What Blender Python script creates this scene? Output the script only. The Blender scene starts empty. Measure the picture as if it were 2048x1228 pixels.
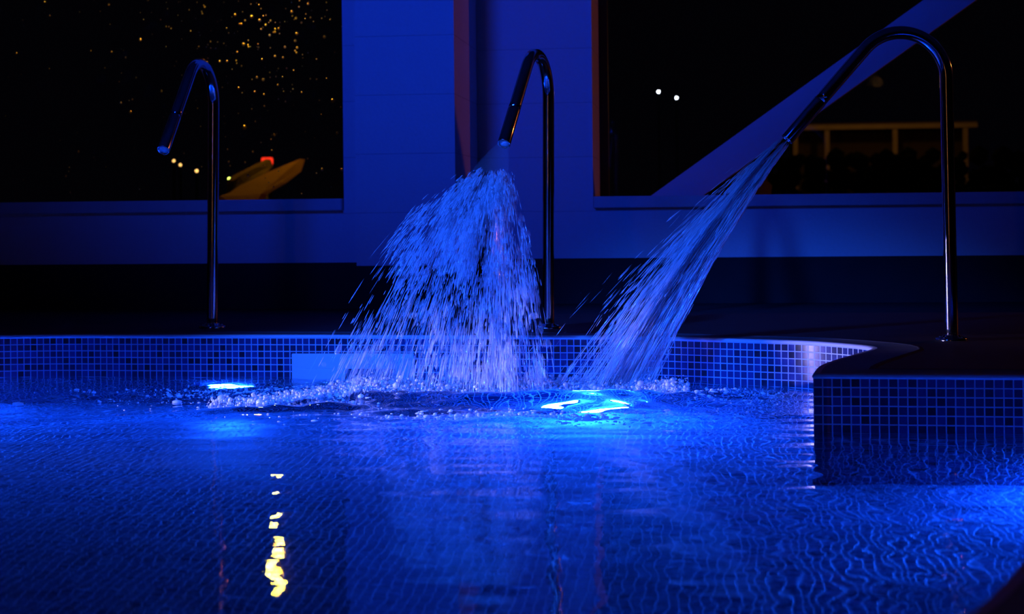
import bpy, bmesh, math, random
import numpy as np
from mathutils import Vector, Matrix
from mathutils.geometry import tessellate_polygon

rng = np.random.default_rng(7)
scene = bpy.context.scene
COL = scene.collection

# ---------------------------------------------------------------- camera
F_PX, W_PX, H_PX = 3300.0, 2048, 1228
yaw, pitch, roll = math.atan(400 / F_PX), 0.0, 0.0103
CAM = Vector((0, 0, 0.475))
fwd = Vector((-math.sin(yaw) * math.cos(pitch), math.cos(yaw) * math.cos(pitch), -math.sin(pitch)))
r0 = Vector((math.cos(yaw), math.sin(yaw), 0))
u0 = r0.cross(fwd)
rgt = r0 * math.cos(roll) - u0 * math.sin(roll)
upv = rgt.cross(fwd)
cd = bpy.data.cameras.new('camera')
cam = bpy.data.objects.new('camera', cd)
COL.objects.link(cam)
m = Matrix((rgt, upv, -fwd)).transposed().to_4x4()
m.translation = CAM
cam.matrix_world = m
cd.sensor_width = 36.0
cd.lens = 36.0 * F_PX / W_PX
cd.shift_y = -(614 - 432) / W_PX      # upright verticals: the lens is shifted, not tipped
cd.clip_start, cd.clip_end = 0.05, 300
cd.dof.use_dof = True
cd.dof.focus_distance = 5.8
cd.dof.aperture_fstop = 4.2
scene.camera = cam

# ---------------------------------------------------------------- world, exposure, light settings
wd = bpy.data.worlds.new('night_sky')
scene.world = wd
wd.use_nodes = True
wd.node_tree.nodes['Background'].inputs[0].default_value = (0.0006, 0.0005, 0.0012, 1)
wd.node_tree.nodes['Background'].inputs[1].default_value = 1.0
vs = scene.view_settings
vs.view_transform = 'Standard'
vs.look = 'None'
vs.exposure = 0.0
vs.gamma = 1.0
vs.use_curve_mapping = False
cy = scene.cycles
cy.use_denoising = True
cy.max_bounces = 12
cy.diffuse_bounces = 5
cy.glossy_bounces = 5
cy.transmission_bounces = 8
cy.transparent_max_bounces = 24
cy.caustics_reflective = False
cy.caustics_refractive = True
cy.blur_glossy = 0.3
cy.sample_clamp_indirect = 12.0

BLUE = (0.005, 0.082, 1.0)        # the underwater LED colour
FLOODBLUE = (0.001, 0.044, 1.0)   # the unseen flood on the window wall
SODIUM = (1.0, 0.20, 0.035)       # street light beyond the right-hand window
AMBER = (1.0, 0.40, 0.012)         # street light beyond the left-hand window
POOL_L = 480.0

# unseen flood high on the left washing the window wall, plus added fill spots
def flood(name, loc, target, power, radius, cone, blend=0.6, color=FLOODBLUE):
    l = bpy.data.lights.new(name, 'SPOT')
    l.energy = power; l.color = color; l.shadow_soft_size = radius
    l.spot_size = math.radians(cone); l.spot_blend = blend
    o = bpy.data.objects.new(name, l)
    o.location = loc
    o.rotation_euler = (Vector(target) - Vector(loc)).to_track_quat('-Z', 'Y').to_euler()
    COL.objects.link(o)
flood('flood_light', (-2.1, 1.0, 3.2), (-1.15, 8.1, 2.4), 900, 0.45, 48, 1.0)
flood('spray_fill_light', (-3.3, 1.6, 2.6), (-0.92, 6.0, -0.02), 3000, 0.15, 28, 0.85, (0.012, 0.11, 1.0))  # unseen fill added to brighten the spray
flood('foam_fill_light', (-5.45, 4.0, 0.16), (-0.80, 5.64, -0.20), 2600, 0.08, 11.5, 0.8, (0.42, 0.36, 1.0))  # unseen low fill added to whiten foam and the foot of the spray
dl = bpy.data.lights.new('post_streak_light', 'AREA')      # unseen warm strip added behind the camera for streaks on the posts
dl.shape = 'RECTANGLE'; dl.size = 0.16; dl.size_y = 2.2; dl.energy = 3.0; dl.color = (1.0, 0.36, 0.10)
dlo = bpy.data.objects.new('post_streak_light', dl); dlo.location = (-1.95, -3.7, 1.3)
COL.objects.link(dlo)
dlo.rotation_euler = Vector((0.1, 1, 0)).to_track_quat('-Z', 'Y').to_euler()

# ---------------------------------------------------------------- helpers
def new_mat(name):
    mt = bpy.data.materials.new(name)
    mt.use_nodes = True
    nt = mt.node_tree
    nt.nodes.clear()
    out = nt.nodes.new('ShaderNodeOutputMaterial')
    return mt, nt, out

def N(nt, kind, **kw):
    n = nt.nodes.new(kind)
    for k, v in kw.items():
        if k.startswith('i_'):
            key = k[2:]
            key = int(key) if key.isdigit() else key.replace('_', ' ')
            n.inputs[key].default_value = v
        else:
            setattr(n, k, v)
    return n

def principled(name, color, rough=0.5, metal=0.0, spec=0.5, noise=None):
    mt, nt, out = new_mat(name)
    p = N(nt, 'ShaderNodeBsdfPrincipled')
    p.inputs['Base Color'].default_value = (*color, 1)
    p.inputs['Roughness'].default_value = rough
    p.inputs['Metallic'].default_value = metal
    p.inputs['Specular IOR Level'].default_value = spec
    nt.links.new(p.outputs[0], out.inputs[0])
    if noise:
        scale, amt, bump = noise
        tc = N(nt, 'ShaderNodeTexCoord')
        nz = N(nt, 'ShaderNodeTexNoise')
        nz.inputs['Scale'].default_value = scale
        nz.inputs['Detail'].default_value = 5
        nt.links.new(tc.outputs['Object'], nz.inputs['Vector'])
        mx = N(nt, 'ShaderNodeMix', data_type='RGBA')
        mx.inputs[6].default_value = (*[c * (1 - amt) for c in color], 1)
        mx.inputs[7].default_value = (*[min(1, c * (1 + amt)) for c in color], 1)
        nt.links.new(nz.outputs['Fac'], mx.inputs[0])
        nt.links.new(mx.outputs[2], p.inputs['Base Color'])
        if bump:
            b = N(nt, 'ShaderNodeBump')
            b.inputs['Strength'].default_value = bump
            b.inputs['Distance'].default_value = 0.004
            nt.links.new(nz.outputs['Fac'], b.inputs['Height'])
            nt.links.new(b.outputs[0], p.inputs['Normal'])
    return mt

def emitter(name, color, strength):
    mt, nt, out = new_mat(name)
    e = N(nt, 'ShaderNodeEmission')
    e.inputs[0].default_value = (*color, 1)
    e.inputs[1].default_value = strength
    nt.links.new(e.outputs[0], out.inputs[0])
    return mt

def link(name, me, mat=None, parent=None, smooth=False):
    o = bpy.data.objects.new(name, me)
    COL.objects.link(o)
    if mat is not None:
        for mm in (mat if isinstance(mat, (list, tuple)) else [mat]):
            me.materials.append(mm)
    if smooth:
        me.polygons.foreach_set('use_smooth', np.ones(len(me.polygons), dtype=bool))
    if parent is not None:
        o.parent = parent
    return o

def mesh_arrays(name, V, Fc):
    """V (n,3) floats; Fc: (m,k) int array, or a list of such arrays."""
    me = bpy.data.meshes.new(name)
    V = np.asarray(V, dtype=np.float32)
    if not isinstance(Fc, list):
        Fc = [Fc]
    Fc = [np.asarray(f, dtype=np.int32) for f in Fc if len(f)]
    loops = np.concatenate([f.ravel() for f in Fc])
    sizes = np.concatenate([np.full(len(f), f.shape[1], dtype=np.int32) for f in Fc])
    starts = np.concatenate([[0], np.cumsum(sizes)[:-1]]).astype(np.int32)
    me.vertices.add(len(V)); me.vertices.foreach_set('co', V.ravel())
    me.loops.add(len(loops)); me.loops.foreach_set('vertex_index', loops)
    me.polygons.add(len(sizes)); me.polygons.foreach_set('loop_start', starts)
    me.polygons.foreach_set('loop_total', sizes)
    me.update(calc_edges=True)
    me.validate()
    return me

def tag(o, label=None, cat=None, group=None, kind=None):
    if label: o['label'] = label
    if cat: o['category'] = cat
    if group: o['group'] = group
    if kind: o['kind'] = kind
    return o

def empty(name, loc, rz=0.0):
    o = bpy.data.objects.new(name, None)
    o.empty_display_size = 0.1
    o.location = loc
    o.rotation_euler = (0, 0, rz)
    COL.objects.link(o)
    return o

def copy_tree(o, parent=None):
    c = o.copy()
    COL.objects.link(c)
    if parent is not None:
        c.parent = parent
    for ch in list(o.children):
        copy_tree(ch, c)
    return c

def box_bm(bm, lo, hi, bevel=0.0):
    lo, hi = Vector(lo), Vector(hi)
    r = bmesh.ops.create_cube(bm, size=1.0)
    vs_ = r['verts']
    for v in vs_:
        v.co = Vector([lo[i] + (v.co[i] + 0.5) * (hi[i] - lo[i]) for i in range(3)])
    if bevel > 0:
        es = list({e for v in vs_ for e in v.link_edges})
        bmesh.ops.bevel(bm, geom=es, offset=bevel, segments=2, affect='EDGES', profile=0.5)

def bm_obj(name, bm, mat, parent=None, smooth=False):
    me = bpy.data.meshes.new(name)
    bm.to_mesh(me); bm.free()
    return link(name, me, mat, parent, smooth)

def box(name, lo, hi, mat, parent=None, bevel=0.0):
    bm = bmesh.new()
    box_bm(bm, lo, hi, bevel)
    return bm_obj(name, bm, mat, parent)

def sweep(points, radius, seg=24, cap=(True, True), r_list=None):
    P = np.array(points, dtype=float)
    n = len(P)
    T = np.gradient(P, axis=0)
    T /= np.linalg.norm(T, axis=1)[:, None]
    ref = np.array([0.31, 0.95, 0.02]); ref /= np.linalg.norm(ref)
    A = np.cross(T[0], ref); A /= np.linalg.norm(A)
    V = []
    a = np.linspace(0, 2 * np.pi, seg, endpoint=False)
    for i in range(n):
        A = A - T[i] * (A @ T[i]); A /= np.linalg.norm(A)
        B = np.cross(T[i], A)
        r = radius if r_list is None else r_list[i]
        V.append(P[i] + r * (np.cos(a)[:, None] * A + np.sin(a)[:, None] * B))
    V = np.concatenate(V)
    Q = []
    for i in range(n - 1):
        for j in range(seg):
            k = (j + 1) % seg
            Q.append((i * seg + j, i * seg + k, (i + 1) * seg + k, (i + 1) * seg + j))
    faces = [np.array(Q)]
    tri = []
    if cap[0]:
        V = np.vstack([V, P[0]]); c = len(V) - 1
        tri += [(c, (j + 1) % seg, j) for j in range(seg)]
    if cap[1]:
        V = np.vstack([V, P[-1]]); c = len(V) - 1
        b = (n - 1) * seg
        tri += [(c, b + j, b + (j + 1) % seg) for j in range(seg)]
    if tri:
        faces.append(np.array(tri))
    return V, faces

def lathe(profile, seg=32):
    V, Q = [], []
    for (r, z) in profile:
        for j in range(seg):
            a = 2 * math.pi * j / seg
            V.append((r * math.cos(a), r * math.sin(a), z))
    n = len(profile)
    for i in range(n - 1):
        for j in range(seg):
            k = (j + 1) % seg
            Q.append((i * seg + j, i * seg + k, (i + 1) * seg + k, (i + 1) * seg + j))
    return np.array(V), np.array(Q)

# ---------------------------------------------------------------- materials
def mosaic(name, dark, light, grout, wet=0.25):
    mt, nt, out = new_mat(name)
    L = nt.links.new
    uv = N(nt, 'ShaderNodeUVMap'); uv.uv_map = 'UVMap'
    sep = N(nt, 'ShaderNodeSeparateXYZ'); L(uv.outputs[0], sep.inputs[0])
    edges, cells = [], []
    for ax in (0, 1):
        fr = N(nt, 'ShaderNodeMath', operation='FRACT'); L(sep.outputs[ax], fr.inputs[0])
        fl = N(nt, 'ShaderNodeMath', operation='FLOOR'); L(sep.outputs[ax], fl.inputs[0])
        su = N(nt, 'ShaderNodeMath', operation='SUBTRACT'); L(fr.outputs[0], su.inputs[0]); su.inputs[1].default_value = 0.5
        ab = N(nt, 'ShaderNodeMath', operation='ABSOLUTE'); L(su.outputs[0], ab.inputs[0])
        edges.append(ab); cells.append(fl)
    mx = N(nt, 'ShaderNodeMath', operation='MAXIMUM'); L(edges[0].outputs[0], mx.inputs[0]); L(edges[1].outputs[0], mx.inputs[1])
    rmp = N(nt, 'ShaderNodeMapRange'); rmp.inputs[1].default_value = 0.415; rmp.inputs[2].default_value = 0.45
    L(mx.outputs[0], rmp.inputs[0])
    cb = N(nt, 'ShaderNodeCombineXYZ'); L(cells[0].outputs[0], cb.inputs[0]); L(cells[1].outputs[0], cb.inputs[1])
    wn = N(nt, 'ShaderNodeTexWhiteNoise', noise_dimensions='2D'); L(cb.outputs[0], wn.inputs['Vector'])
    cr = N(nt, 'ShaderNodeValToRGB')
    cr.color_ramp.elements[0].position = 0.0; cr.color_ramp.elements[0].color = (*dark, 1)
    cr.color_ramp.elements[1].position = 1.0; cr.color_ramp.elements[1].color = (*light, 1)
    el = cr.color_ramp.elements.new(0.3); el.color = (*[0.65 * d + 0.35 * l for d, l in zip(dark, light)], 1)
    L(wn.outputs['Value'], cr.inputs[0])
    mc = N(nt, 'ShaderNodeMix', data_type='RGBA')
    L(rmp.outputs[0], mc.inputs[0]); L(cr.outputs[0], mc.inputs[6]); mc.inputs[7].default_value = (*grout, 1)
    p = N(nt, 'ShaderNodeBsdfPrincipled')
    L(mc.outputs[2], p.inputs['Base Color'])
    ro = N(nt, 'ShaderNodeMapRange'); ro.inputs[3].default_value = wet; ro.inputs[4].default_value = 0.8
    L(rmp.outputs[0], ro.inputs[0]); L(ro.outputs[0], p.inputs['Roughness'])
    b = N(nt, 'ShaderNodeBump'); b.inputs['Strength'].default_value = 0.6; b.inputs['Distance'].default_value = 0.0015
    b.invert = True
    L(rmp.outputs[0], b.inputs['Height']); L(b.outputs[0], p.inputs['Normal'])
    L(p.outputs[0], out.inputs[0])
    return mt

M_TILE = mosaic('wall_mosaic', (0.004, 0.006, 0.02), (0.02, 0.035, 0.14), (0.42, 0.48, 0.6))
M_FLOORTILE = mosaic('floor_mosaic', (0.02, 0.05, 0.09), (0.05, 0.12, 0.20), (0.30, 0.34, 0.42))
M_COPING = principled('coping_stone', (0.05, 0.053, 0.065), 0.45, noise=(9, 0.25, 0.25))
M_NOSE = principled('coping_nose', (0.42, 0.46, 0.54), 0.7, spec=0.2)
M_DECK = principled('dark_deck_tile', (0.018, 0.017, 0.02), 0.6, noise=(5, 0.3, 0.2), spec=0.3)
M_PLINTH = principled('dark_plinth', (0.02, 0.018, 0.02), 0.7, noise=(6, 0.3, 0.2), spec=0.2)
M_CEIL = principled('ceiling_paint', (0.09, 0.09, 0.1), 0.9)
M_FRAME = principled('window_frame_dark', (0.03, 0.03, 0.035), 0.5)
M_FRAMELIGHT = principled('window_frame_paint', (0.5, 0.5, 0.52), 0.5)
M_BEAM = principled('brace_paint', (0.62, 0.62, 0.65), 0.55, noise=(4, 0.05, 0))
M_SILL = principled('sill_stone', (0.6, 0.6, 0.62), 0.5, noise=(12, 0.08, 0.1))
M_STEEL = principled('polished_steel', (0.62, 0.6, 0.58), 0.10, metal=1.0)
M_STEELDARK = principled('pipe_inside', (0.5, 0.52, 0.56), 0.55, metal=0.0)
M_WHITEPLASTIC = principled('white_plastic', (0.45, 0.5, 0.58), 0.35)
M_SLOT = principled('slot_shade', (0.08, 0.1, 0.16), 0.6)  # dark tone stands in for the shade inside the slot

def wall_material():
    mt, nt, out = new_mat('painted_blockwork')
    L = nt.links.new
    p = N(nt, 'ShaderNodeBsdfPrincipled')
    p.inputs['Roughness'].default_value = 0.8
    p.inputs['Specular IOR Level'].default_value = 0.25
    geo = N(nt, 'ShaderNodeNewGeometry')
    sep = N(nt, 'ShaderNodeSeparateXYZ'); L(geo.outputs['Position'], sep.inputs[0])
    a = N(nt, 'ShaderNodeMath', operation='ADD'); L(sep.outputs[2], a.inputs[0]); a.inputs[1].default_value = -0.497 + 2.92
    d = N(nt, 'ShaderNodeMath', operation='DIVIDE'); L(a.outputs[0], d.inputs[0]); d.inputs[1].default_value = 0.292
    fr = N(nt, 'ShaderNodeMath', operation='FRACT'); L(d.outputs[0], fr.inputs[0])
    s = N(nt, 'ShaderNodeMath', operation='SUBTRACT'); L(fr.outputs[0], s.inputs[0]); s.inputs[1].default_value = 0.5
    ab = N(nt, 'ShaderNodeMath', operation='ABSOLUTE'); L(s.outputs[0], ab.inputs[0])
    mr = N(nt, 'ShaderNodeMapRange'); mr.inputs[1].default_value = 0.488; mr.inputs[2].default_value = 0.497
    L(ab.outputs[0], mr.inputs[0])
    nz = N(nt, 'ShaderNodeTexNoise'); nz.inputs['Scale'].default_value = 60; nz.inputs['Detail'].default_value = 6
    L(geo.outputs['Position'], nz.inputs['Vector'])
    c0 = N(nt, 'ShaderNodeMix', data_type='RGBA')
    c0.inputs[6].default_value = (0.70, 0.70, 0.72, 1); c0.inputs[7].default_value = (0.78, 0.78, 0.8, 1)
    L(nz.outputs['Fac'], c0.inputs[0])
    c1 = N(nt, 'ShaderNodeMix', data_type='RGBA'); c1.inputs[7].default_value = (0.56, 0.56, 0.58, 1)
    L(mr.outputs[0], c1.inputs[0]); L(c0.outputs[2], c1.inputs[6])
    L(c1.outputs[2], p.inputs['Base Color'])
    h = N(nt, 'ShaderNodeMath', operation='SUBTRACT'); L(nz.outputs['Fac'], h.inputs[0]); L(mr.outputs[0], h.inputs[1])
    b = N(nt, 'ShaderNodeBump'); b.inputs['Strength'].default_value = 0.35; b.inputs['Distance'].default_value = 0.004
    L(h.outputs[0], b.inputs['Height']); L(b.outputs[0], p.inputs['Normal'])
    L(p.outputs[0], out.inputs[0])
    return mt
M_WALL = wall_material()

def water_material():
    mt, nt, out = new_mat('pool_water')
    L = nt.links.new
    g = N(nt, 'ShaderNodeBsdfGlass')
    g.inputs['Color'].default_value = (0.92, 0.97, 1, 1)
    g.inputs['Roughness'].default_value = 0.0
    g.inputs['IOR'].default_value = 1.333
    tc = N(nt, 'ShaderNodeTexCoord')
    n1 = N(nt, 'ShaderNodeTexNoise'); n1.inputs['Scale'].default_value = 22; n1.inputs['Detail'].default_value = 3
    n1.inputs['Distortion'].default_value = 0.6
    mp = N(nt, 'ShaderNodeMapping'); mp.inputs['Scale'].default_value = (0.4, 1.0, 1.0)
    L(tc.outputs['Object'], mp.inputs['Vector']); L(mp.outputs[0], n1.inputs['Vector'])
    b = N(nt, 'ShaderNodeBump'); b.inputs['Strength'].default_value = 0.10; b.inputs['Distance'].default_value = 0.006
    L(n1.outputs['Fac'], b.inputs['Height'])
    L(b.outputs[0], g.inputs['Normal'])
    L(g.outputs[0], out.inputs[0])
    return mt
M_WATER = water_material()

def spray_material(name, clear, gloss, col=(0.9, 0.93, 1.0)):
    mt, nt, out = new_mat(name)
    L = nt.links.new
    tr = N(nt, 'ShaderNodeBsdfTranslucent'); tr.inputs[0].default_value = (*col, 1)
    df = N(nt, 'ShaderNodeBsdfDiffuse'); df.inputs[0].default_value = (*col, 1)
    gl = N(nt, 'ShaderNodeBsdfGlossy'); gl.inputs['Roughness'].default_value = 0.12
    tp = N(nt, 'ShaderNodeBsdfTransparent')
    m1 = N(nt, 'ShaderNodeMixShader'); m1.inputs[0].default_value = 0.5
    L(tr.outputs[0], m1.inputs[1]); L(df.outputs[0], m1.inputs[2])
    m2 = N(nt, 'ShaderNodeMixShader'); m2.inputs[0].default_value = gloss
    L(m1.outputs[0], m2.inputs[1]); L(gl.outputs[0], m2.inputs[2])
    m3 = N(nt, 'ShaderNodeMixShader'); m3.inputs[0].default_value = clear
    L(m2.outputs[0], m3.inputs[1]); L(tp.outputs[0], m3.inputs[2])
    L(m3.outputs[0], out.inputs[0])
    return mt
M_SPRAY = spray_material('spray_water', 0.2, 0.2)
M_SHEET = spray_material('thin_water_sheet', 0.95, 0.2)
M_LUMP = spray_material('soft_water_lumps', 0.84, 0.1)
M_FOAM = spray_material('white_foam', 0.0, 0.12, (0.95, 0.93, 0.95))

def glass_material():
    mt, nt, out = new_mat('window_glass')
    L = nt.links.new
    tp = N(nt, 'ShaderNodeBsdfTransparent'); tp.inputs[0].default_value = (0.93, 0.94, 0.94, 1)
    gl = N(nt, 'ShaderNodeBsdfGlossy'); gl.inputs['Roughness'].default_value = 0.0
    lw = N(nt, 'ShaderNodeLayerWeight'); lw.inputs[0].default_value = 0.5
    pw = N(nt, 'ShaderNodeMath', operation='POWER'); L(lw.outputs['Facing'], pw.inputs[0]); pw.inputs[1].default_value = 5.0
    fz = N(nt, 'ShaderNodeMapRange'); fz.inputs[3].default_value = 0.03; fz.inputs[4].default_value = 0.9
    L(pw.outputs[0], fz.inputs[0])
    mx = N(nt, 'ShaderNodeMixShader')
    L(fz.outputs[0], mx.inputs[0]); L(tp.outputs[0], mx.inputs[1]); L(gl.outputs[0], mx.inputs[2])
    L(mx.outputs[0], out.inputs[0])
    return mt
M_GLASS = glass_material()

def drop_material():
    mt, nt, out = new_mat('rain_drop')
    r = N(nt, 'ShaderNodeBsdfRefraction'); r.inputs['IOR'].default_value = 1.33; r.inputs['Roughness'].default_value = 0.36
    nt.links.new(r.outputs[0], out.inputs[0])
    return mt
M_DROP = drop_material()

M_LENS = emitter('pool_lamp_lens', BLUE, POOL_L)
M_LENSHOT = emitter('pool_lamp_lens_bright', BLUE, POOL_L * 4.2)
M_LENSMID = emitter('pool_lamp_lens_mid', BLUE, POOL_L * 1.6)
M_LENSDIM = emitter('pool_lamp_lens_dim', BLUE, POOL_L * 0.4)
M_SODIUM = emitter('sodium_globe', SODIUM, 340)
M_AMBER = emitter('amber_globe', AMBER, 1000)
M_POST = principled('lamp_post_paint', (0.05, 0.05, 0.055), 0.5)
M_BLACK = principled('black_paint', (0.003, 0.003, 0.003), 0.8, spec=0.0)
M_GROUND = principled('night_ground', (0.03, 0.032, 0.03), 0.9, noise=(1.5, 0.4, 0))

# ---------------------------------------------------------------- pool outline (plan)
T = 0.027                 # mosaic pitch
WZ = -0.17                # still water level
DEPTH, LEDGE, FALL = -1.75, -1.03, 0.034    # foot of the pool wall, floor at the far wall, fall towards the camera
ctrl = [(0.29, 4.915), (0.9, 4.885), (1.45, 4.86), (1.75, 4.65), (1.72, 4.2), (1.3, 3.68), (0.85, 3.2), (0.56, 2.7),
        (0.43, 2.343), (0.289, 1.978), (0.03, 1.5), (-0.6, 1.05), (-2.3, 0.85), (-4.3, 1.1), (-5.3, 2.4), (-5.25, 4.2),
        (-4.6, 5.55), (-3.9, 6.15), (-3.4, 6.39), (-2.933, 6.52), (-2.646, 6.558), (-2.295, 6.546), (-1.657, 6.521), (-1.076, 6.483),
        (-0.6, 6.46), (-0.26, 6.41), (-0.10, 6.355), (0.05, 6.29), (0.18, 6.235), (0.324, 6.172), (0.41, 6.101), (0.49, 6.01),
        (0.54, 5.93), (0.545, 5.83), (0.50, 5.70), (0.451, 5.567), (0.399, 5.426), (0.361, 5.31), (0.33, 5.2), (0.31, 5.08), (0.29, 4.915)]

def catmull(pts, step):
    P = np.array(pts, float)
    P = np.vstack([2 * P[0] - P[1], P, 2 * P[-1] - P[-2]])
    out = []
    for i in range(1, len(P) - 2):
        p0, p1, p2, p3 = P[i - 1], P[i], P[i + 1], P[i + 2]
        n = max(2, int(np.linalg.norm(p2 - p1) / step))
        t = np.linspace(0, 1, n, endpoint=False)[:, None]
        out.append(0.5 * ((2 * p1) + (-p0 + p2) * t + (2 * p0 - 5 * p1 + 4 * p2 - p3) * t ** 2 + (-p0 + 3 * p1 - 3 * p2 + p3) * t ** 3))
    return np.vstack(out)
POOL = catmull(ctrl, 0.05)             # clockwise seen from above
NP = len(POOL)

def offset_poly(P, d):
    """Outward offset of the clockwise outline."""
    prv, nxt = np.roll(P, 1, 0), np.roll(P, -1, 0)
    e1, e2 = P - prv, nxt - P
    e1 /= np.linalg.norm(e1, axis=1)[:, None]; e2 /= np.linalg.norm(e2, axis=1)[:, None]
    n1 = np.c_[-e1[:, 1], e1[:, 0]]; n2 = np.c_[-e2[:, 1], e2[:, 0]]
    b = n1 + n2
    b /= np.linalg.norm(b, axis=1)[:, None]
    k = 1.0 / np.clip((b * n1).sum(1), 0.6, 1)
    return P + b * (d * k)[:, None]
_area = 0.5 * np.sum(POOL[:, 0] * np.roll(POOL[:, 1], -1) - np.roll(POOL[:, 0], -1) * POOL[:, 1])
SGN = 1.0 if _area < 0 else -1.0       # left normal is outward on a clockwise outline
def outw(d):
    O = offset_poly(POOL, SGN * d)
    if d > 0.01:                       # gather the points that would cross behind the pier corner
        for k in list(range(-12, 0)) + list(range(1, 13)):
            if np.hypot(*(POOL - O[k]).T).min() < d * 0.93:
                O[k] = O[0]
    return O

def inside(P, X, Y):
    r = np.zeros(X.shape, bool)
    n = len(P)
    for i in range(n):
        x1, y1 = P[i]; x2, y2 = P[(i + 1) % n]
        if y1 == y2: continue
        c = ((y1 > Y) != (y2 > Y)) & (X < (x2 - x1) * (Y - y1) / (y2 - y1) + x1)
        r ^= c
    return r

def uv_layer(me, uvs):
    l = me.uv_layers.new(name='UVMap')
    l.data.foreach_set('uv', np.asarray(uvs, np.float32).ravel())

# pool wall
seglen = np.linalg.norm(np.roll(POOL, -1, 0) - POOL, axis=1)
arc = np.concatenate([[0], np.cumsum(seglen)])
V = np.vstack([np.c_[POOL, np.full(NP, -0.010)], np.c_[POOL, np.full(NP, DEPTH)]])
Q = np.array([(i, (i + 1) % NP, NP + (i + 1) % NP, NP + i) for i in range(NP)])
me = mesh_arrays('wall_pool', V, Q)
zt = [-0.010, DEPTH]
uvs = []
for i in range(NP):
    for (a, z) in ((arc[i], zt[0]), (arc[i + 1], zt[0]), (arc[i + 1], zt[1]), (arc[i], zt[1])):
        uvs.append((a / T, (z + 0.010) / T + 100))
uv_layer(me, uvs)
tag(link('wall_pool', me, M_TILE), 'dark blue mosaic wall of the pool with pale grout lines', kind='structure')

# pool floor; its fall towards the camera is shaped to darken the foreground water
fx, fy = np.arange(-5.6, 2.0, 0.1), np.arange(0.6, 6.8, 0.1)
FX, FY = np.meshgrid(fx, fy)
over = np.clip(5.15 - 0.12 * (FX + 1.5) - FY, 0, None)
FZ = LEDGE - FALL * over ** 2
kf = inside(offset_poly(POOL, SGN * 0.09), FX, FY)
fi = np.arange(FX.size).reshape(FX.shape)
fq = np.stack([fi[:-1, :-1], fi[:-1, 1:], fi[1:, 1:], fi[1:, :-1]], -1).reshape(-1, 4)
fq = fq[kf.ravel()[fq].any(1)]
V = np.c_[FX.ravel(), FY.ravel(), FZ.ravel()]
me = mesh_arrays('floor_pool', V, fq)
li = np.zeros(len(me.loops), np.int32); me.loops.foreach_get('vertex_index', li)
uv_layer(me, V[li, :2] / T + 300)
tag(link('floor_pool', me, M_FLOORTILE, smooth=True), 'blue mosaic floor under the pool water', kind='structure')

# coping: nose, top band, groove line
def ring(offs):
    rings = [np.c_[outw(o), np.full(NP, z)] for o, z in offs]
    V = np.vstack(rings)
    Q = []
    for k in range(len(rings) - 1):
        for i in range(NP):
            j = (i + 1) % NP
            Q.append((k * NP + i, k * NP + j, (k + 1) * NP + j, (k + 1) * NP + i))
    return V, np.array(Q)
prof = [(0.0, -0.0105), (-0.003, -0.008), (-0.003, -0.003), (0.0, 0.001), (0.006, 0.003), (0.02, 0.003), (0.155, 0.003), (0.157, 0.004), (0.172, 0.004), (0.176, 0.0)]
V, Q = ring(prof)
me = mesh_arrays('trim_1', V, Q)
mi = np.repeat(np.array([1, 1, 1, 1, 1, 0, 2, 2, 2]), NP).astype(np.int32)
o = link('trim_1', me, [M_COPING, M_NOSE, principled('coping_lip', (0.10, 0.105, 0.13), 0.9, spec=0.0)], smooth=True)
me.polygons.foreach_set('material_index', mi)
tag(o, 'smooth pale-edged coping running around the pool rim', kind='structure')

# deck with the pool cut out
DX0, DX1, DY0, DY1 = -8.0, 8.0, -4.0, 9.6
hole = outw(0.17)
hole = hole[np.hypot(*(hole - np.roll(hole, 1, 0)).T) > 1e-6]
outer = [(DX0, DY0), (DX1, DY0), (DX1, DY1), (DX0, DY1)]
loops = [[Vector((x, y, 0)) for x, y in outer], [Vector((x, y, 0)) for x, y in hole]]
tri = tessellate_polygon(loops)
V = np.vstack([np.c_[np.array(outer), np.zeros(4)], np.c_[hole, np.zeros(len(hole))]])
tri = np.array(tri)
a, b, c = V[tri[:, 0]], V[tri[:, 1]], V[tri[:, 2]]
nz = np.cross(b - a, c - a)[:, 2]
tri[nz < 0] = tri[nz < 0][:, ::-1]
tag(link('floor', mesh_arrays('floor', V, tri), M_DECK), 'dark stone deck around the pool', kind='structure')

# ---------------------------------------------------------------- water surface
IMP = np.array([-0.86, 6.06])     # where the mushroom jet lands
IMP2 = np.array([-0.33, 6.08])    # where the straight jet lands
gx = np.arange(-5.5, 1.86, 0.0135)
gy = np.arange(0.8, 6.62, 0.0135)
X, Y = np.meshgrid(gx, gy)

def chop(X, Y, lam0, lam1, n, seed, stretch=1.0):
    r = np.random.default_rng(seed)
    Z = np.zeros_like(X)
    for _ in range(n):
        lam = math.exp(r.uniform(math.log(lam0), math.log(lam1)))
        th = r.uniform(0, 2 * math.pi)
        k = 2 * math.pi / lam
        Z += lam * np.cos(k * (X * math.cos(th) * stretch + Y * math.sin(th)) + r.uniform(0, 6.28))
    return Z / math.sqrt(n)

d1 = np.hypot(X - IMP[0], (Y - IMP[1]))
d2 = np.hypot(X - IMP2[0], (Y - IMP2[1]))
near = np.exp(-(d1 / 0.8) ** 2) + 0.8 * np.exp(-(d2 / 0.55) ** 2)
calm = 0.24 + 0.76 * np.clip((Y - 4.6) / 1.0, 0, 1) + 0.8 * np.clip((Y - 4.9) / 0.5, 0, 1)
calm += 0.9 * np.clip((X + 0.25) / 0.6, 0, 1) * np.clip((5.2 - Y) / 0.8, 0, 1)
Z = WZ + calm * (0.0055 * chop(X, Y, 0.10, 0.55, 46, 1) + 0.004 * chop(X, Y, 0.05, 0.14, 40, 2))
Z += near * (0.030 * chop(X, Y, 0.05, 0.22, 40, 3))
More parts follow.
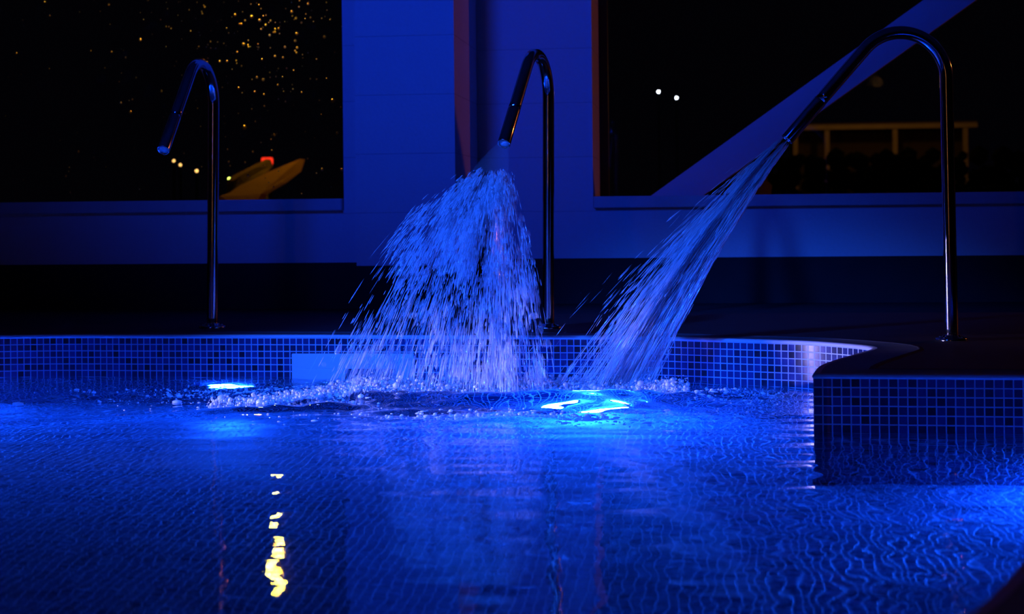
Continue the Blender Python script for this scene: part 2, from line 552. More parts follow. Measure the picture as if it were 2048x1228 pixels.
# low swells travelling towards the camera, crests along the pool
def swell(X, Y, lam0, lam1, n, seed):
    r = np.random.default_rng(seed)
    Zs = np.zeros_like(X)
    for _ in range(n):
        lam = math.exp(r.uniform(math.log(lam0), math.log(lam1)))
        th = math.pi / 2 + r.normal(0, 0.30)
        k = 2 * math.pi / lam
        Zs += lam * np.cos(k * (X * math.cos(th) + Y * math.sin(th)) + r.uniform(0, 6.28))
    return Zs / math.sqrt(n)
mid = np.clip(0.55 + 0.45 * (Y - 4.2) / 0.9, 0.48, 1.0) * np.clip((6.3 - Y) / 0.5, 0, 1)
mid *= 1 + 1.3 * np.clip((X + 1.15) / 0.6, 0, 1) * np.clip((Y - 3.0) / 0.8, 0, 1)
Z += mid * 0.0036 * swell(X, Y, 0.09, 0.42, 40, 12)
# rings running out from the jets
Z += 0.0045 * np.sin(2 * math.pi * d1 / 0.21) * np.exp(-((d1 - 0.6) / 0.32) ** 2)
# swell pushed up in front of the jets
th = np.arctan2(Y - 6.15, X + 0.65)
rad = np.hypot((X + 0.65) / 1.55, (Y - 6.15))
amp = np.clip(np.sin(-th), 0, 1) ** 0.7
Z += 0.042 * amp * np.exp(-((rad - 0.50) / 0.085) ** 2) * (1 + 0.35 * chop(X, Y, 0.2, 0.6, 12, 9))
Z -= 0.012 * amp * np.exp(-((rad - 0.30) / 0.10) ** 2)
ridx = (X + 1.35)
line = 5.50 + 0.62 * ridx
Z += 0.014 * np.exp(-((Y - line) / 0.09) ** 2) * np.exp(-((ridx + 0.25) / 0.55) ** 2)
keep = inside(offset_poly(POOL, SGN * 0.02), X, Y)
ny, nx = X.shape
idx = np.arange(nx * ny).reshape(ny, nx)
q = np.stack([idx[:-1, :-1], idx[:-1, 1:], idx[1:, 1:], idx[1:, :-1]], -1).reshape(-1, 4)
kf = keep.ravel()[q].all(1)
q = q[kf]
used = np.unique(q)
remap = -np.ones(nx * ny, np.int64); remap[used] = np.arange(len(used))
V = np.c_[X.ravel(), Y.ravel(), Z.ravel()][used]
water = link('water', mesh_arrays('water', V, remap[q]), M_WATER, smooth=True)
tag(water, 'rippling blue lit water filling the pool', kind='structure')
def water_z(x, y):
    i = np.clip(((np.asarray(x) - gx[0]) / 0.0135).astype(int), 0, nx - 1)
    j = np.clip(((np.asarray(y) - gy[0]) / 0.0135).astype(int), 0, ny - 1)
    return Z[j, i]

# ---------------------------------------------------------------- room shell
YL, YP, YR = 8.45, 8.05, 8.85        # left wall, pilaster front, right wall
XW, XPL, XPR, XRW = -1.908, -1.756, -1.256, -0.633
WTOP, SILLT = 2.75, 0.575
YGL, YGR = 8.66, 9.45                # glass planes
WL0, WR1 = -6.6, 6.6
TH = 9.6
CEIL = 3.5
bm = bmesh.new()
box_bm(bm, (-8, YL, 0.241), (WL0, TH, CEIL))
box_bm(bm, (WL0, YL, 0.241), (XW, TH, SILLT - 0.062))
box_bm(bm, (WL0, YL, WTOP), (XW, TH, CEIL))
box_bm(bm, (XW, YL, 0.241), (XPL, TH, CEIL))
box_bm(bm, (XPL, YP, 0.235), (XPR, TH, CEIL))
box_bm(bm, (XPR, YR, 0.244), (XRW, TH, CEIL))
box_bm(bm, (XRW, YR, 0.244), (WR1, TH, SILLT - 0.062))
box_bm(bm, (XRW, YR, WTOP), (WR1, TH, CEIL))
box_bm(bm, (WR1, YR, 0.244), (8, TH, CEIL))
tag(bm_obj('wall_back', bm, M_WALL), 'painted block wall with a projecting pilaster between the windows', kind='structure')
bm = bmesh.new()
box_bm(bm, (-8, YL, 0), (XPL, TH, 0.241))
box_bm(bm, (XPL, YP, 0), (XPR, TH, 0.235))
box_bm(bm, (XPR, YR, 0), (8, TH, 0.244))
tag(bm_obj('baseboard_back', bm, M_PLINTH), 'dark stone plinth along the foot of the block wall', kind='structure')
bm = bmesh.new()
box_bm(bm, (-8.2, -4.2, CEIL), (8.2, TH, CEIL + 0.2))
tag(bm_obj('ceiling', bm, M_CEIL), 'plain ceiling of the pool hall', kind='structure')
box('wall_left', (-8.2, -4.2, 0), (-8, TH, CEIL), M_PLINTH)['kind'] = 'structure'
box('wall_right', (8, -4.2, 0), (8.2, TH, CEIL), M_PLINTH)['kind'] = 'structure'
box('wall_front', (-8, -4.2, 0), (8, -4, CEIL), M_PLINTH)['kind'] = 'structure'

def window(name, x0, x1, yg, ywall, label, lip, post_x, frame_m, fw):
    w = empty(name, ((x0 + x1) / 2, yg, SILLT))
    tag(w, label, kind='structure')
    def part(nm, lo, hi, mt, bev=0.0):
        o = box(nm, lo, hi, mt, None, bev)
        o.parent = w
        o.matrix_parent_inverse = Matrix.Translation(w.location).inverted()
        o['kind'] = 'structure'
        return o
    part('glass_pane', (x0 + fw * .5, yg - 0.004, SILLT - .02), (x1 - fw * .5, yg + 0.004, WTOP - fw * .5), M_GLASS)
    bm = bmesh.new()
    box_bm(bm, (x0, yg - 0.03, SILLT - 0.06), (x0 + fw, yg + 0.03, WTOP))
    box_bm(bm, (x1 - fw, yg - 0.03, SILLT - 0.06), (x1, yg + 0.03, WTOP))
    box_bm(bm, (x0 + fw, yg - 0.03, SILLT - 0.06), (x1 - fw, yg + 0.03, SILLT - 0.015))
    box_bm(bm, (x0 + fw, yg - 0.03, WTOP - fw), (x1 - fw, yg + 0.03, WTOP))
    f = bm_obj('window_frame', bm, frame_m)
    f.parent = w; f.matrix_parent_inverse = Matrix.Translation(w.location).inverted(); f['kind'] = 'structure'
    part('window_sill', (x0 + lip[0], ywall - 0.045, SILLT - 0.062), (x1 + lip[1], yg - 0.03, SILLT), M_SILL, 0.004)
    return w
window('window_1', WL0, XW, YGL, YL, 'dark rain-spotted window left of the pilaster with a pale sill', (0, -0.005), None, M_FRAME, 0.02)
window('window_2', XRW, WR1, YGR, YR, 'dark window right of the pilaster crossed by a slanting brace', (0.005, 0), None, M_FRAME, 0.05)

# slanting brace inside the right-hand window recess
p0, p1 = np.array([-0.177, 9.17, 0.587]), np.array([1.282, 9.17, 1.614])
dv = (p1 - p0); dv /= np.linalg.norm(dv)
nv = np.array([-dv[2], 0, dv[0]])
def beam_pts(hw, y0, y1):
    # cut level with the sill at the foot and above the window head
    def at(z, s): # point on the edge line offset s along the normal at height z
        base = p0 + nv * s
        t = (z - base[2]) / dv[2]
        return base + dv * t
    zb, ztp = SILLT, WTOP
    pts = []
    for y in (y0, y1):
        for (s, z) in ((-hw, zb), (hw, zb), (hw, ztp), (-hw, ztp)):
            p = at(z, s); pts.append((p[0], y, p[2]))
    return pts
BP = beam_pts(0.083, 9.11, 9.25)
beam = link('steel_brace', mesh_arrays('steel_brace', BP, np.array([(0, 1, 2, 3), (7, 6, 5, 4), (0, 4, 5, 1), (1, 5, 6, 2), (2, 6, 7, 3), (3, 7, 4, 0)])), M_BEAM)
bv = beam.modifiers.new('edge', 'BEVEL'); bv.width = 0.004; bv.segments = 2
tag(beam, 'painted steel brace slanting across the right-hand window', 'brace')

# rain drops clinging to the outside of the left-hand pane
def drops():
    n_c, n_w = 380, 200
    x = np.concatenate([rng.normal(-2.37, 0.28, n_c), rng.uniform(-4.2, -1.93, n_w)])
    z = np.concatenate([np.abs(rng.normal(0, 0.6, n_c)) * -1 + 1.95, rng.uniform(0.62, 2.3, n_w)])
    r = np.exp(rng.normal(math.log(0.0037), 0.45, len(x)))
    ok = (x < -1.94) & (z > 0.6) & (z < 2.6)
    x, z, r = x[ok], z[ok], r[ok]
    prof = [(1.0, 0.0), (0.9, 0.30), (0.66, 0.55), (0.34, 0.70), (0.08, 0.75)]
    Vs, Qs, seg = [], [], 10
    base = 0
    U, Qd = lathe(prof, seg)
    for xi, zi, ri in zip(x, z, r):
        P = np.c_[xi + U[:, 0] * ri, YGL + 0.0045 + U[:, 2] * ri, zi + U[:, 1] * ri * 1.1]
        Vs.append(P); Qs.append(Qd + base); base += len(U)
    return np.vstack(Vs), np.vstack(Qs)
V, Q = drops()
o = link('rain_droplets', mesh_arrays('rain_droplets', V, Q), M_DROP, smooth=True)
tag(o, 'golden glinting rain drops clinging to the left-hand window pane', 'raindrops', kind='stuff')

# ---------------------------------------------------------------- swan-neck fountains
R_PIPE, HP, RB, TURN, LEG = 0.0245, 0.97, 0.17, math.radians(138), 0.445
def fountain_path():
    pts = [(0, 0, z) for z in np.linspace(0.0, HP, 24)]
    for a in np.linspace(0, TURN, 40)[1:]:
        pts.append((RB - RB * math.cos(a), 0, HP + RB * math.sin(a)))
    e = Vector(pts[-1]); d = Vector((math.sin(TURN), 0, math.cos(TURN)))
    return pts, e, d
def make_fountain():
    root = empty('swan_neck_fountain', (0, 0, 0))
    pts, e, d = fountain_path()
    split = 0.58
    body = pts + [tuple(e + d * t) for t in np.linspace(0, LEG * split, 10)[1:]]
    V, Fc = sweep(body, R_PIPE, 28, cap=(True, True))
    link('pipe', mesh_arrays('pipe', V, Fc), M_STEEL, root, True)
    s = e + d * (LEG * split)
    L2 = LEG * (1 - split)
    noz = [tuple(s + d * t) for t in (-0.004, 0.0, 0.002, 0.01, L2 * .5, L2 - 0.004, L2, L2, L2 - 0.02)]
    rl = [R_PIPE * 1.005, R_PIPE * 1.045, R_PIPE * 1.05, R_PIPE * 1.05, R_PIPE * 1.05, R_PIPE * 1.05, R_PIPE * 1.02, R_PIPE * 0.9, R_PIPE * 0.88]
    P = np.array(noz)
    V, Fc = sweep_fixed(P, np.array(d), rl, 28)
    link('nozzle', mesh_arrays('nozzle', V, Fc), M_STEEL, root, True)
    V, Fc = sweep_fixed(np.array([tuple(s + d * (L2 - 0.006)), tuple(s + d * (L2 - 0.0055))]), np.array(d), [R_PIPE * 0.89, R_PIPE * 0.89], 24, cap=True)
    link('outlet_screen', mesh_arrays('outlet_screen', V, Fc), M_STEELDARK, root)
    V, Q = lathe([(0.0245, 0.02), (0.030, 0.019), (0.034, 0.012), (0.055, 0.009), (0.058, 0.006), (0.058, 0.0)], 32)
    link('base_flange', mesh_arrays('base_flange', V, Q), M_STEEL, root, True)
    for k in range(4):
        a = math.pi / 4 + k * math.pi / 2
        V, Q = lathe([(0.001, 0.0145), (0.004, 0.0142), (0.0055, 0.012), (0.0055, 0.008)], 8)
        V = V + np.array([0.046 * math.cos(a), 0.046 * math.sin(a), 0])
        link('bolt', mesh_arrays('bolt', V, Q), M_STEEL, root, True)
    return root
def sweep_fixed(P, T_, rl, seg, cap=False):
    T_ = T_ / np.linalg.norm(T_)
    A = np.cross(T_, (0, 1, 0)); A /= np.linalg.norm(A); B = np.cross(T_, A)
    a = np.linspace(0, 2 * np.pi, seg, endpoint=False)
    V = np.vstack([P[i] + rl[i] * (np.cos(a)[:, None] * A + np.sin(a)[:, None] * B) for i in range(len(P))])
    Q = np.array([(i * seg + j, i * seg + (j + 1) % seg, (i + 1) * seg + (j + 1) % seg, (i + 1) * seg + j) for i in range(len(P) - 1) for j in range(seg)])
    fs = [Q]
    if cap:
        V = np.vstack([V, P[-1]]); c = len(V) - 1; b = (len(P) - 1) * seg
        fs.append(np.array([(c, b + j, b + (j + 1) % seg) for j in range(seg)]))
    return V, fs

f0 = make_fountain()
SPOTS = [((-2.178, 7.018, 0.0), -1.612, 0.0165, 'idle steel swan-neck fountain in front of the left window, no water'),
         ((-0.691, 6.942, 0.0), -1.768, 0.010, 'middle steel swan-neck fountain pouring a wide spray before the pilaster'),
         ((0.874, 6.249, 0.0), -3.03, -0.009, 'steel swan-neck fountain on the pier at right shooting a slanting jet')]
FOUNT = []
for i, (loc, rz, tilt, lab) in enumerate(SPOTS):
    f = f0 if i == 0 else copy_tree(f0)
    f.location = loc; f.rotation_euler = (Matrix.Rotation(tilt, 3, 'Y') @ Matrix.Rotation(rz, 3, 'Z')).to_euler()
    tag(f, lab, 'fountain', 'swan-neck fountains around the pool')
    FOUNT.append(f)
def outlet(i):
    loc, rz, tilt, _ = SPOTS[i]
    pts, e, d = fountain_path()
    e = e + d * LEG
    R = Matrix.Rotation(tilt, 3, 'Y') @ Matrix.Rotation(rz, 3, 'Z')
    return np.array(Vector(loc) + R @ e), np.array(R @ d)

# ---------------------------------------------------------------- water jets
G = np.array([0, 0, -9.81])
def streaks(P0, P1, w, seg=4):
    """Spindle-shaped drops stretched from P0 to P1 with half-width w."""
    n = len(P0)
    D = P1 - P0
    Ln = np.linalg.norm(D, axis=1)[:, None]
    T_ = D / np.maximum(Ln, 1e-6)
    ref = np.tile(np.array([0.2, 0.9, 0.3]), (n, 1))
    A = np.cross(T_, ref); A /= np.linalg.norm(A, axis=1)[:, None]
    B = np.cross(T_, A)
    ts = [0.0, 0.3, 0.75, 1.0]; ws = [0.05, 0.7, 1.0, 0.05]
    a = np.linspace(0, 2 * np.pi, seg, endpoint=False)
    V = np.zeros((n, 4, seg, 3))
    for k in range(4):
        c = P0 + D * ts[k]
        for j in range(seg):
            V[:, k, j] = c + (w * ws[k])[:, None] * (math.cos(a[j]) * A + math.sin(a[j]) * B)
    base = (np.arange(n) * 4 * seg)[:, None, None]
    loc = np.array([(k * seg + j, k * seg + (j + 1) % seg, (k + 1) * seg + (j + 1) % seg, (k + 1) * seg + j) for k in range(3) for j in range(seg)])
    Q = (base + loc[None]).reshape(-1, 4)
    return V.reshape(-1, 3), Q

def ballistic(o, v, t):
    return o + v * t[:, None] + 0.5 * G * (t ** 2)[:, None]

def above_water(P0, P1):
    return (P0[:, 2] > water_z(P0[:, 0], P0[:, 1]) + 0.002) & (P1[:, 2] > water_z(P1[:, 0], P1[:, 1]) - 0.004)

def mushroom_particles(n, clump_share, tmin, tmax, seed, jig=1.0):
    r = np.random.default_rng(seed)
    o, d = outlet(1)
    # surges of water that leave the outlet together
    rc = np.random.default_rng(40)
    nc = 170
    ca = rc.beta(1.6, 1.5, nc)                  # 0 = far left of the fan, 1 = right
    ct = rc.uniform(0.075, 0.40, nc)
    cy_ = rc.normal(0, 1, nc)
    cw = rc.uniform(0.5, 1.6, nc)
    ci = rc.choice(nc, n, p=(cw / cw.sum()))
    free = r.random(n) > clump_share
    a = np.where(free, r.beta(1.45, 1.35, n), ca[ci] + r.normal(0, 0.04 * jig, n))
    t = np.where(free, tmin + (tmax - tmin) * r.random(n) ** 0.85, ct[ci] + r.normal(0, 0.013 * jig, n))
    yy = np.where(free, r.normal(0, 1, n), cy_[ci] + r.normal(0, 0.3, n))
    a = np.clip(a, 0.0, 1.05)
    v = np.zeros((n, 3))
    v[:, 0] = -2.05 + 2.68 * a ** 0.70
    v[:, 1] = -1.25 + 0.40 * yy
    v[:, 2] = -1.25 + 0.42 * np.abs(a - 0.66) + r.normal(0, 0.10, n)
    t = np.clip(t, tmin, tmax)
    return ballistic(o, v, t), v + G * t[:, None], t, a

def mushroom_jet():
    P, vel, t, a = mushroom_particles(17000, 0.84, 0.072, 0.43, 21, 0.9)
    n = len(P)
    ln = np.exp(rng.normal(math.log(0.0085), 0.55, n))
    P1 = P + vel * ln[:, None]
    w = np.exp(rng.normal(math.log(0.00115), 0.45, n))
    ok = above_water(P, P1) & (P1[:, 1] > 5.64)
    return streaks(P[ok], P1[ok], w[ok])

def mushroom_lumps():
    P, vel, t, a = mushroom_particles(1500, 0.85, 0.075, 0.41, 22, 0.8)
    n = len(P)
    ln = np.exp(rng.normal(math.log(0.012), 0.4, n))
    P1 = P + vel * ln[:, None]
    w = np.exp(rng.normal(math.log(0.0075), 0.4, n))
    ok = above_water(P, P1) & (P[:, 2] > -0.1) & (P1[:, 1] > 5.66)
    return streaks(P[ok], P1[ok], w[ok], 6)

def cone_sheet():
    o, d = outlet(1)
    rows, cols = 14, 40
    V = []
    for i in range(rows):
        t = 0.075 * i / (rows - 1)
        for j in range(cols):
            ph = 2 * math.pi * j / cols
            vx = -0.62 + 1.0 * math.cos(ph)
            vy = -1.15 + 0.45 * math.sin(ph)
            s = 0.02 * (1 - i / (rows - 1))
            V.append((o[0] + s * math.cos(ph) + vx * t, o[1] + s * math.sin(ph) * .8 + vy * t, o[2] + 0.004 - 1.15 * t - 4.9 * t * t - 0.012 * s * 50 * 0 + 0.004 * math.sin(ph * 5 + 9 * t)))
    V = np.array(V)
    Q = np.array([(i * cols + j, i * cols + (j + 1) % cols, (i + 1) * cols + (j + 1) % cols, (i + 1) * cols + j) for i in range(rows - 1) for j in range(cols)])
    return V, Q

def straight_jet():
    o, d = outlet(2)
    n = 13000
    right_ = np.array([-d[2], 0, d[0]])
    right_ = right_ / np.linalg.norm(right_)
    ns = 20
    sa = rng.normal(0, 0.5, ns); sb = rng.normal(0, 0.5, ns)
    sa[:6] = np.array([-0.85, -0.75, -0.9, 0.75, 0.85, 0.65])
    si = rng.integers(0, ns, n)
    t = 0.235 * rng.random(n) ** 0.75
    spread = 0.13 + 0.35 * t / 0.235
    a = sa[si] + rng.normal(0, 1, n) * 0.10 * (0.5 + 2.5 * t)
    b = sb[si] + rng.normal(0, 0.2, n)
    v0 = 4.35
    wide = np.where(rng.random(n) < 0.5, 0.10 - np.abs(rng.normal(0, 0.34, n)), 0.0)
    v = d[None] * v0 + right_[None] * (a * 0.33 + wide)[:, None] + np.array([0, 1.0, 0])[None] * (b * 0.35 - 0.12)[:, None]
    start = o[None] + right_[None] * (np.clip(a, -1, 1) * R_PIPE * 0.8)[:, None] + np.array([0, 1.0, 0])[None] * (np.clip(b, -1, 1) * R_PIPE * 0.7)[:, None]
    P = start + v * t[:, None] + 0.5 * G * (t ** 2)[:, None]
    vel = v + G * t[:, None]
    hole = np.sin(t * 95 + 5.0 * sa[si]) + np.sin(t * 43 + 9 * a) + 0.8 * np.sin(23 * a)
    thin = (hole > 0.9) & (rng.random(n) < 0.85) & (t > 0.05)
    # stray drops peeling off to the left
    m_ = rng.random(n) < 0.05
    P[m_] += np.c_[-rng.random(m_.sum()) * 0.16, rng.normal(0, .05, m_.sum()), rng.random(m_.sum()) * 0.04] * (t[m_] / 0.2)[:, None]
    ln = np.exp(rng.normal(math.log(0.011), 0.45, n))
    P1 = P + vel * ln[:, None]
    w = np.exp(rng.normal(math.log(0.0011), 0.45, n))
    w[m_] *= 0.6
    ok = above_water(P, P1) & ~thin
    return streaks(P[ok], P1[ok], w[ok])

o1, _ = outlet(1); o2, _ = outlet(2)
j1 = empty('water_jet', tuple(o1))
tag(j1, 'wide bell-shaped blue water spray falling from the middle fountain', 'water jet', 'water jets pouring into the pool')
def child_world(name, V, Q, mt, par, smooth=True):
    o = link(name, mesh_arrays(name, np.asarray(V) - np.array(par.location), Q), mt, par, smooth)
    return o
V, Q = cone_sheet(); child_world('water_sheet', V, Q, M_SHEET, j1)
V, Q = mushroom_jet(); child_world('spray', V, Q, M_SPRAY, j1)['kind'] = 'stuff'
V, Q = mushroom_lumps(); child_world('water_lumps', V, Q, M_LUMP, j1)['kind'] = 'stuff'
j2 = empty('water_jet', tuple(o2))
tag(j2, 'narrow slanting blue water jet shooting from the fountain at right', 'water jet', 'water jets pouring into the pool')
V, Q = straight_jet(); child_world('spray', V, Q, M_SPRAY, j2)['kind'] = 'stuff'

# ---------------------------------------------------------------- foam and bubbles where the jets land
def icos(sub):
    bm = bmesh.new(); bmesh.ops.create_icosphere(bm, subdivisions=sub, radius=1.0)
    V = np.array([v.co[:] for v in bm.verts]); bm.verts.ensure_lookup_table()
    Fc = np.array([[v.index for v in f.verts] for f in bm.faces]); bm.free()
    return V, Fc
SV, SF = icos(1)
def blobs(P, r, squash=None):
    n = len(P)
    sc = np.ones((n, 3)) if squash is None else squash
    V = (P[:, None, :] + SV[None] * r[:, None, None] * sc[:, None, :]).reshape(-1, 3)
    Fc = (SF[None] + (np.arange(n) * len(SV))[:, None, None]).reshape(-1, 3)
    return V, Fc
def foam_band():
    n = 14000
    s = rng.random(n)
    x = -1.75 + 1.66 * s
    yc = 5.62 + 0.42 * np.sin(np.clip((x + 1.75) / 1.3, 0, 1) * math.pi / 2) + 0.03 * np.sin(x * 9)
    y = yc + rng.normal(0, 0.06, n)
    dens = np.clip((x + 1.75) / 0.6, 0.15, 1)
    ok = rng.random(n) < dens
    x, y = x[ok], y[ok]
    h = np.abs(rng.normal(0, 0.019, len(x))) * (0.4 + 0.6 * dens[ok])
    r = np.exp(rng.normal(math.log(0.0034), 0.5, len(x)))
    P = np.c_[x, y, water_z(x, y) + h]
    return blobs(P, r)
V, Q = foam_band()
tag(link('foam', mesh_arrays('foam', V, Q), M_FOAM, smooth=True), 'pale lavender foam churned up under the two water jets', 'foam', kind='stuff')
def bubbles():
    n1, n2, n3 = 1100, 900, 360
    x = np.concatenate([rng.normal(-1.55, 0.35, n1), rng.normal(-0.55, 0.28, n2), rng.normal(-0.05, 0.16, n3)])
    y = np.concatenate([5.85 + rng.normal(0, 0.16, n1) + 0.1 * rng.random(n1), 5.22 + rng.normal(0, 0.11, n2), 5.85 + rng.normal(0, 0.09, n3)])
    r = np.exp(rng.normal(math.log(0.0019), 0.5, len(x)))
    ok = inside(offset_poly(POOL, -SGN * 0.03), x, y)
    x, y, r = x[ok], y[ok], r[ok]
    sq = np.c_[np.exp(rng.normal(0.45, 0.45, len(x))), np.ones(len(x)), np.full(len(x), 0.75)]
    nb = 60                              # big bubbles bobbing in front of the swell
    xb = rng.uniform(-1.05, -0.30, nb); yb = 5.27 + rng.normal(0, 0.06, nb)
    rb = np.exp(rng.normal(math.log(0.0055), 0.35, nb))
    x, y, r = np.r_[x, xb], np.r_[y, yb], np.r_[r, rb]
    sq = np.vstack([sq, np.c_[np.full(nb, 1.15), np.ones(nb), np.full(nb, 0.85)]])
    return blobs(np.c_[x, y, water_z(x, y) + r * 0.3], r, sq)
V, Q = bubbles()
tag(link('floating_bubbles', mesh_arrays('floating_bubbles', V, Q), M_FOAM, smooth=True), 'bright bubbles and froth flecks scattered over the ruffled water', 'bubbles', kind='stuff')

# ---------------------------------------------------------------- skimmer in the far wall
def wall_y(x):
    far = POOL[(POOL[:, 1] > 5.9) & (POOL[:, 0] < 0.3)]
    far = far[np.argsort(far[:, 0])]
    return np.interp(x, far[:, 0], far[:, 1])
sx0, sx1 = -1.683, -1.186
sy = min(wall_y(sx0), wall_y(sx1))
sk = empty('pool_skimmer', ((sx0 + sx1) / 2, sy, -0.15))
tag(sk, 'pale skimmer inlet with a dark slot set in the far pool wall', 'skimmer')
def sk_box(parts, name, mt, bev=0.003):
    bm = bmesh.new()
    for lo, hi in parts:
        box_bm(bm, lo, hi, bev)
    o = bm_obj(name, bm, mt)
    o.parent = sk; o.matrix_parent_inverse = Matrix.Translation(sk.location).inverted()
    return o
f_, b_ = sy - 0.012, sy + 0.008
SLX0, SLX1, SLT, SLB = -1.465, -1.258, -0.130, -0.20
sk_box([((sx0, f_, SLT), (sx1, b_, -0.070)), ((sx0, f_, -0.30), (sx1, b_, SLB)), ((sx0, f_, SLB), (SLX0, b_, SLT)), ((SLX1, f_, SLB), (sx1, b_, SLT))], 'faceplate', M_WHITEPLASTIC, 0.001)
sk_box([((SLX0 - .002, f_ + 0.0085, SLB - .002), (SLX1 + .002, b_ + 0.002, SLT + .002))], 'weir_flap', M_SLOT, 0.0)

# ---------------------------------------------------------------- underwater lamps
def pool_lamp(loc, direction, rad, label, lens=M_LENS):
    root = empty('pool_lamp', loc)
    d = Vector(direction).normalized()
    root.rotation_mode = 'QUATERNION'
    root.rotation_quaternion = Vector((0, 0, 1)).rotation_difference(d)
    V, Q = lathe([(rad * 0.02, 0.030), (rad * 0.5, 0.028), (rad * 0.9, 0.020), (rad, 0.014)], 28)
    link('lens', mesh_arrays('lens', V, Q), lens, root, True)
    V, Q = lathe([(rad, 0.012), (rad * 1.02, 0.022), (rad * 1.12, 0.020), (rad * 1.16, 0.008), (rad * 1.16, 0.0)], 28)
    link('bezel', mesh_arrays('bezel', V, Q), M_WHITEPLASTIC, root, True)
    tag(root, label, 'pool lamp', 'underwater lamps of the pool')
    return root
pool_lamp((-1.95, wall_y(-1.95) - 0.002, -0.47), (0, -1, -0.15), 0.10, 'underwater lamp glaring white below the far wall left of the skimmer')
pool_lamp((-0.47, wall_y(-0.47) - 0.02, -0.86), (0, -1, -0.25), 0.11, 'underwater lamp low on the far wall behind the two jets', M_LENSHOT)
pool_lamp((1.16, 4.86, -0.84), (-0.7, -1, -0.25), 0.10, 'underwater lamp low on the pier wall near its far right end', M_LENSMID)
pool_lamp((-3.36, 6.385, -0.84), (0.35, -1, -0.25), 0.10, 'underwater lamp low on the far wall at its left end', M_LENSHOT)

# ---------------------------------------------------------------- outdoors beyond the glass
tag(box('ground_outside', (-60, TH, -0.75), (60, 110, -0.55), M_GROUND), 'dark ground outside the windows', kind='structure')
def street_lamp(base, h, glob, rad, label, arm=0.0):
    root = empty('street_lamp', base)
    V, Fc = sweep([(0, 0, z) for z in np.linspace(0, h - rad, 8)], 0.05, 12, r_list=list(np.linspace(0.07, 0.045, 8)))
    link('post', mesh_arrays('post', V, Fc), M_POST, root, True)
    if arm:
        V, Fc = sweep([(t * arm, 0, h - rad + 0.12 * math.sin(t * math.pi)) for t in np.linspace(0, 1, 14)], 0.03, 10)
        link('arm', mesh_arrays('arm', V, Fc), M_POST, root, True)
    V, Fc = icos(3)
    link('globe', mesh_arrays('globe', V * rad + np.array([arm, 0, h]), Fc), glob, root, True)
    tag(root, label, 'street lamp')
    return root
street_lamp((-3.95, 21.45, -0.55), 3.87 + 0.55, M_AMBER, 0.07, 'amber street lamp mirrored in the water, outside the left window', -1.89)
street_lamp((7.6, 12.6, -0.55), 3.1 + 0.55, M_SODIUM, 0.13, 'orange street lamp outside the right-hand window')

def distant_light(p, r, col, s, label):
    root = empty('distant_lamp', (p[0], p[1], -0.55))
    V, Fc = icos(2)
    link('bulb', mesh_arrays('bulb', V * r + np.array([0, 0, p[2] + 0.55]), Fc), emitter('distant_bulb', col, s), root, True)
    V, Fc = sweep([(0, 0, 0), (0, 0, p[2] + 0.55 - r)], 0.03, 8)
    link('post', mesh_arrays('post', V, Fc), M_BLACK, root, True)
    tag(root, label, 'lamp', 'distant lights outside the windows')
distant_light((-14.60, 43.7, 2.08), 0.03, (1, .5, .13), 5, 'upper amber light of the pair below the idle nozzle')
distant_light((-14.45, 43.8, 1.97), 0.03, (1, .5, .13), 5, 'lower amber light of the pair below the idle nozzle')
distant_light((-13.99, 43.8, 1.80), 0.035, (1, .5, .13), 5, 'single amber light just left of the idle fountain post')
distant_light((-11.64, 39.0, 1.45), 0.03, (.75, .9, .12), 12, 'yellow-green light just right of the idle fountain post')
distant_light((-6.39, 23.46, 0.95), 0.015, (1, .75, .35), 20, 'small pale light in front of the lamplit yellow ramp wall')
distant_light((-2.21, 70.6, 5.71), 0.05, (.85, .9, 1), 14, 'left of the two white lights in the right window')
distant_light((-1.45, 70.7, 5.44), 0.05, (.75, .85, 1), 14, 'right of the two white lights in the right window')

M_BANK = principled('yellow_render', (0.42, 0.27, 0.04), 0.9, noise=(2, 0.2, 0.2))
M_BANK2 = principled('olive_render', (0.13, 0.11, 0.035), 0.9, noise=(2, 0.2, 0.2))
M_RED = emitter('red_signal', (1, 0.03, 0.01), 1.6)
def prism(name, pts, thick, mt):
    """Extrude a vertical outline (x,y,z points) away from the camera by thick."""
    P = np.array(pts); n = len(P)
    Bk = P + np.array([0, thick, 0])
    V = np.vstack([P, Bk])
    bm = bmesh.new()
    vs_ = [bm.verts.new(p) for p in V]
    bm.faces.new(vs_[:n]); bm.faces.new(vs_[n:][::-1])
    for i in range(n):
        j = (i + 1) % n
        bm.faces.new((vs_[i], vs_[n + i], vs_[n + j], vs_[j]))
    bmesh.ops.recalc_face_normals(bm, faces=bm.faces)
    return bm_obj(name, bm, mt)
RAMP = [(-5.259, 16.991, 0.545), (-4.892, 17.136, 0.541), (-4.936, 17.735, 0.746), (-5.012, 18.834, 0.889), (-5.150, 20.127, 1.065), (-5.272, 20.817, 1.239), (-5.296, 19.907, 1.110), (-5.271, 18.903, 0.976), (-5.233, 17.900, 0.841), (-5.228, 17.498, 0.758), (-5.208, 17.098, 0.720)]
PARA = [(-5.670, 18.855, 0.768), (-5.744, 19.652, 0.901), (-5.841, 20.949, 1.069), (-6.030, 22.034, 1.194), (-6.110, 22.226, 1.298), (-5.886, 20.642, 1.139), (-5.747, 19.450, 1.007), (-5.680, 18.954, 0.935)]
o = prism('ramp_wall', RAMP, 0.25, M_BANK)
tag(o, 'yellow lamplit ramp wall rising behind the left window sill', 'wall')
o = prism('ramp_parapet', PARA, 0.25, M_BANK2)
tag(o, 'dim olive parapet above the yellow ramp wall', 'wall')
o = empty('signal_light', (-6.97, 25.35, -0.55))
V, Fc = sweep([(0, 0.05, 0), (0, 0.05, 1.85)], 0.04, 10)
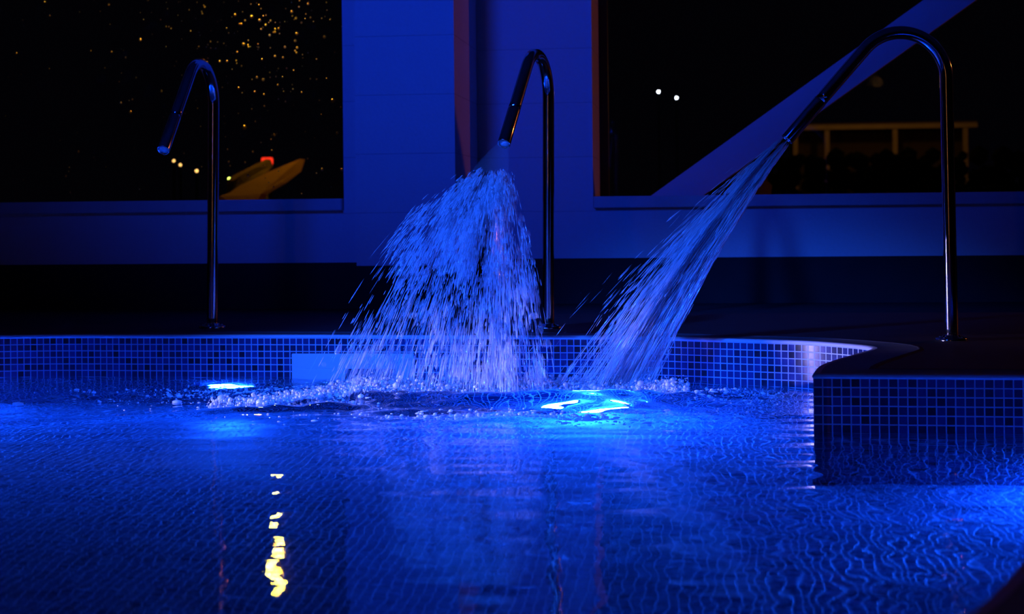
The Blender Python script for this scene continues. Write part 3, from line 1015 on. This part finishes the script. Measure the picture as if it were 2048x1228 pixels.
link('post', mesh_arrays('post', V, Fc), M_POST, o, True)
for (dx, dz, w_, h_) in ((0.02, 1.93, 0.085, 0.055), (-0.045, 1.84, 0.06, 0.05)):
    bm = bmesh.new(); box_bm(bm, (dx - w_, -0.05, dz - h_), (dx + w_, 0.05, dz + h_), 0.02)
    bm_obj('lens', bm, M_RED, o)
tag(o, 'blurred red signal light at the end of the olive parapet', 'light')

# veranda house on the right
M_HOUSE = principled('house_timber', (0.5, 0.4, 0.25), 0.8, noise=(3, 0.2, 0))
M_HOUSEWALL = principled('house_wall', (0.10, 0.07, 0.05), 0.9)
h = empty('veranda_house', (5.5, 51, -0.55))
tag(h, 'dim veranda house with pale posts seen through the right window', 'house')
def hbox(name, lo, hi, mt):
    o = box(name, lo, hi, mt)
    o.parent = h; o.matrix_parent_inverse = Matrix.Translation(h.location).inverted()
    return o
hbox('wall', (2.6, 52.6, -0.55), (7.8, 56, 3.1), M_HOUSEWALL)
hbox('roof', (2.55, 51.0, 3.05), (7.95, 56.2, 3.2), M_HOUSEWALL)
hbox('fascia', (2.55, 50.9, 3.0), (7.95, 51.0, 3.14), M_HOUSE)
for px in (2.55, 3.50, 5.53, 7.61):
    hbox('post', (px - 0.07, 51.0, -0.55), (px + 0.07, 51.14, 3.02), M_HOUSE)
pl = bpy.data.lights.new('house_fill_light', 'POINT'); pl.energy = 70; pl.color = (1, .45, .08); pl.shadow_soft_size = 0.2  # unseen warm fill added to light the veranda
plo = bpy.data.objects.new('house_fill_light', pl); plo.location = (4.5, 46, 4.0); COL.objects.link(plo)
# dark hedge hiding the foot of the house
def hedge(name, x0, x1, y, z1, seed, mt, label):
    r = np.random.default_rng(seed)
    n = 500
    P = np.c_[r.uniform(x0, x1, n), y + r.normal(0, 0.25, n), r.uniform(-0.55, z1, n)]
    V, Fc = blobs(P, r.uniform(0.12, 0.3, n))
    tag(link(name, mesh_arrays(name, V, Fc), mt), label, 'hedge')
M_HEDGE = principled('hedge_leaves', (0.008, 0.010, 0.004), 0.9, spec=0.0)
hedge('hedge', 1.5, 8.8, 44, 1.95, 5, M_HEDGE, 'black hedge in front of the veranda house')
M_BUSH = principled('amber_shrub', (0.05, 0.045, 0.015), 0.9)
hedge('shrub', 0.10, 0.26, 14.2, 0.66, 6, M_BUSH, 'low shrub dimly lit brown behind the right window sill')
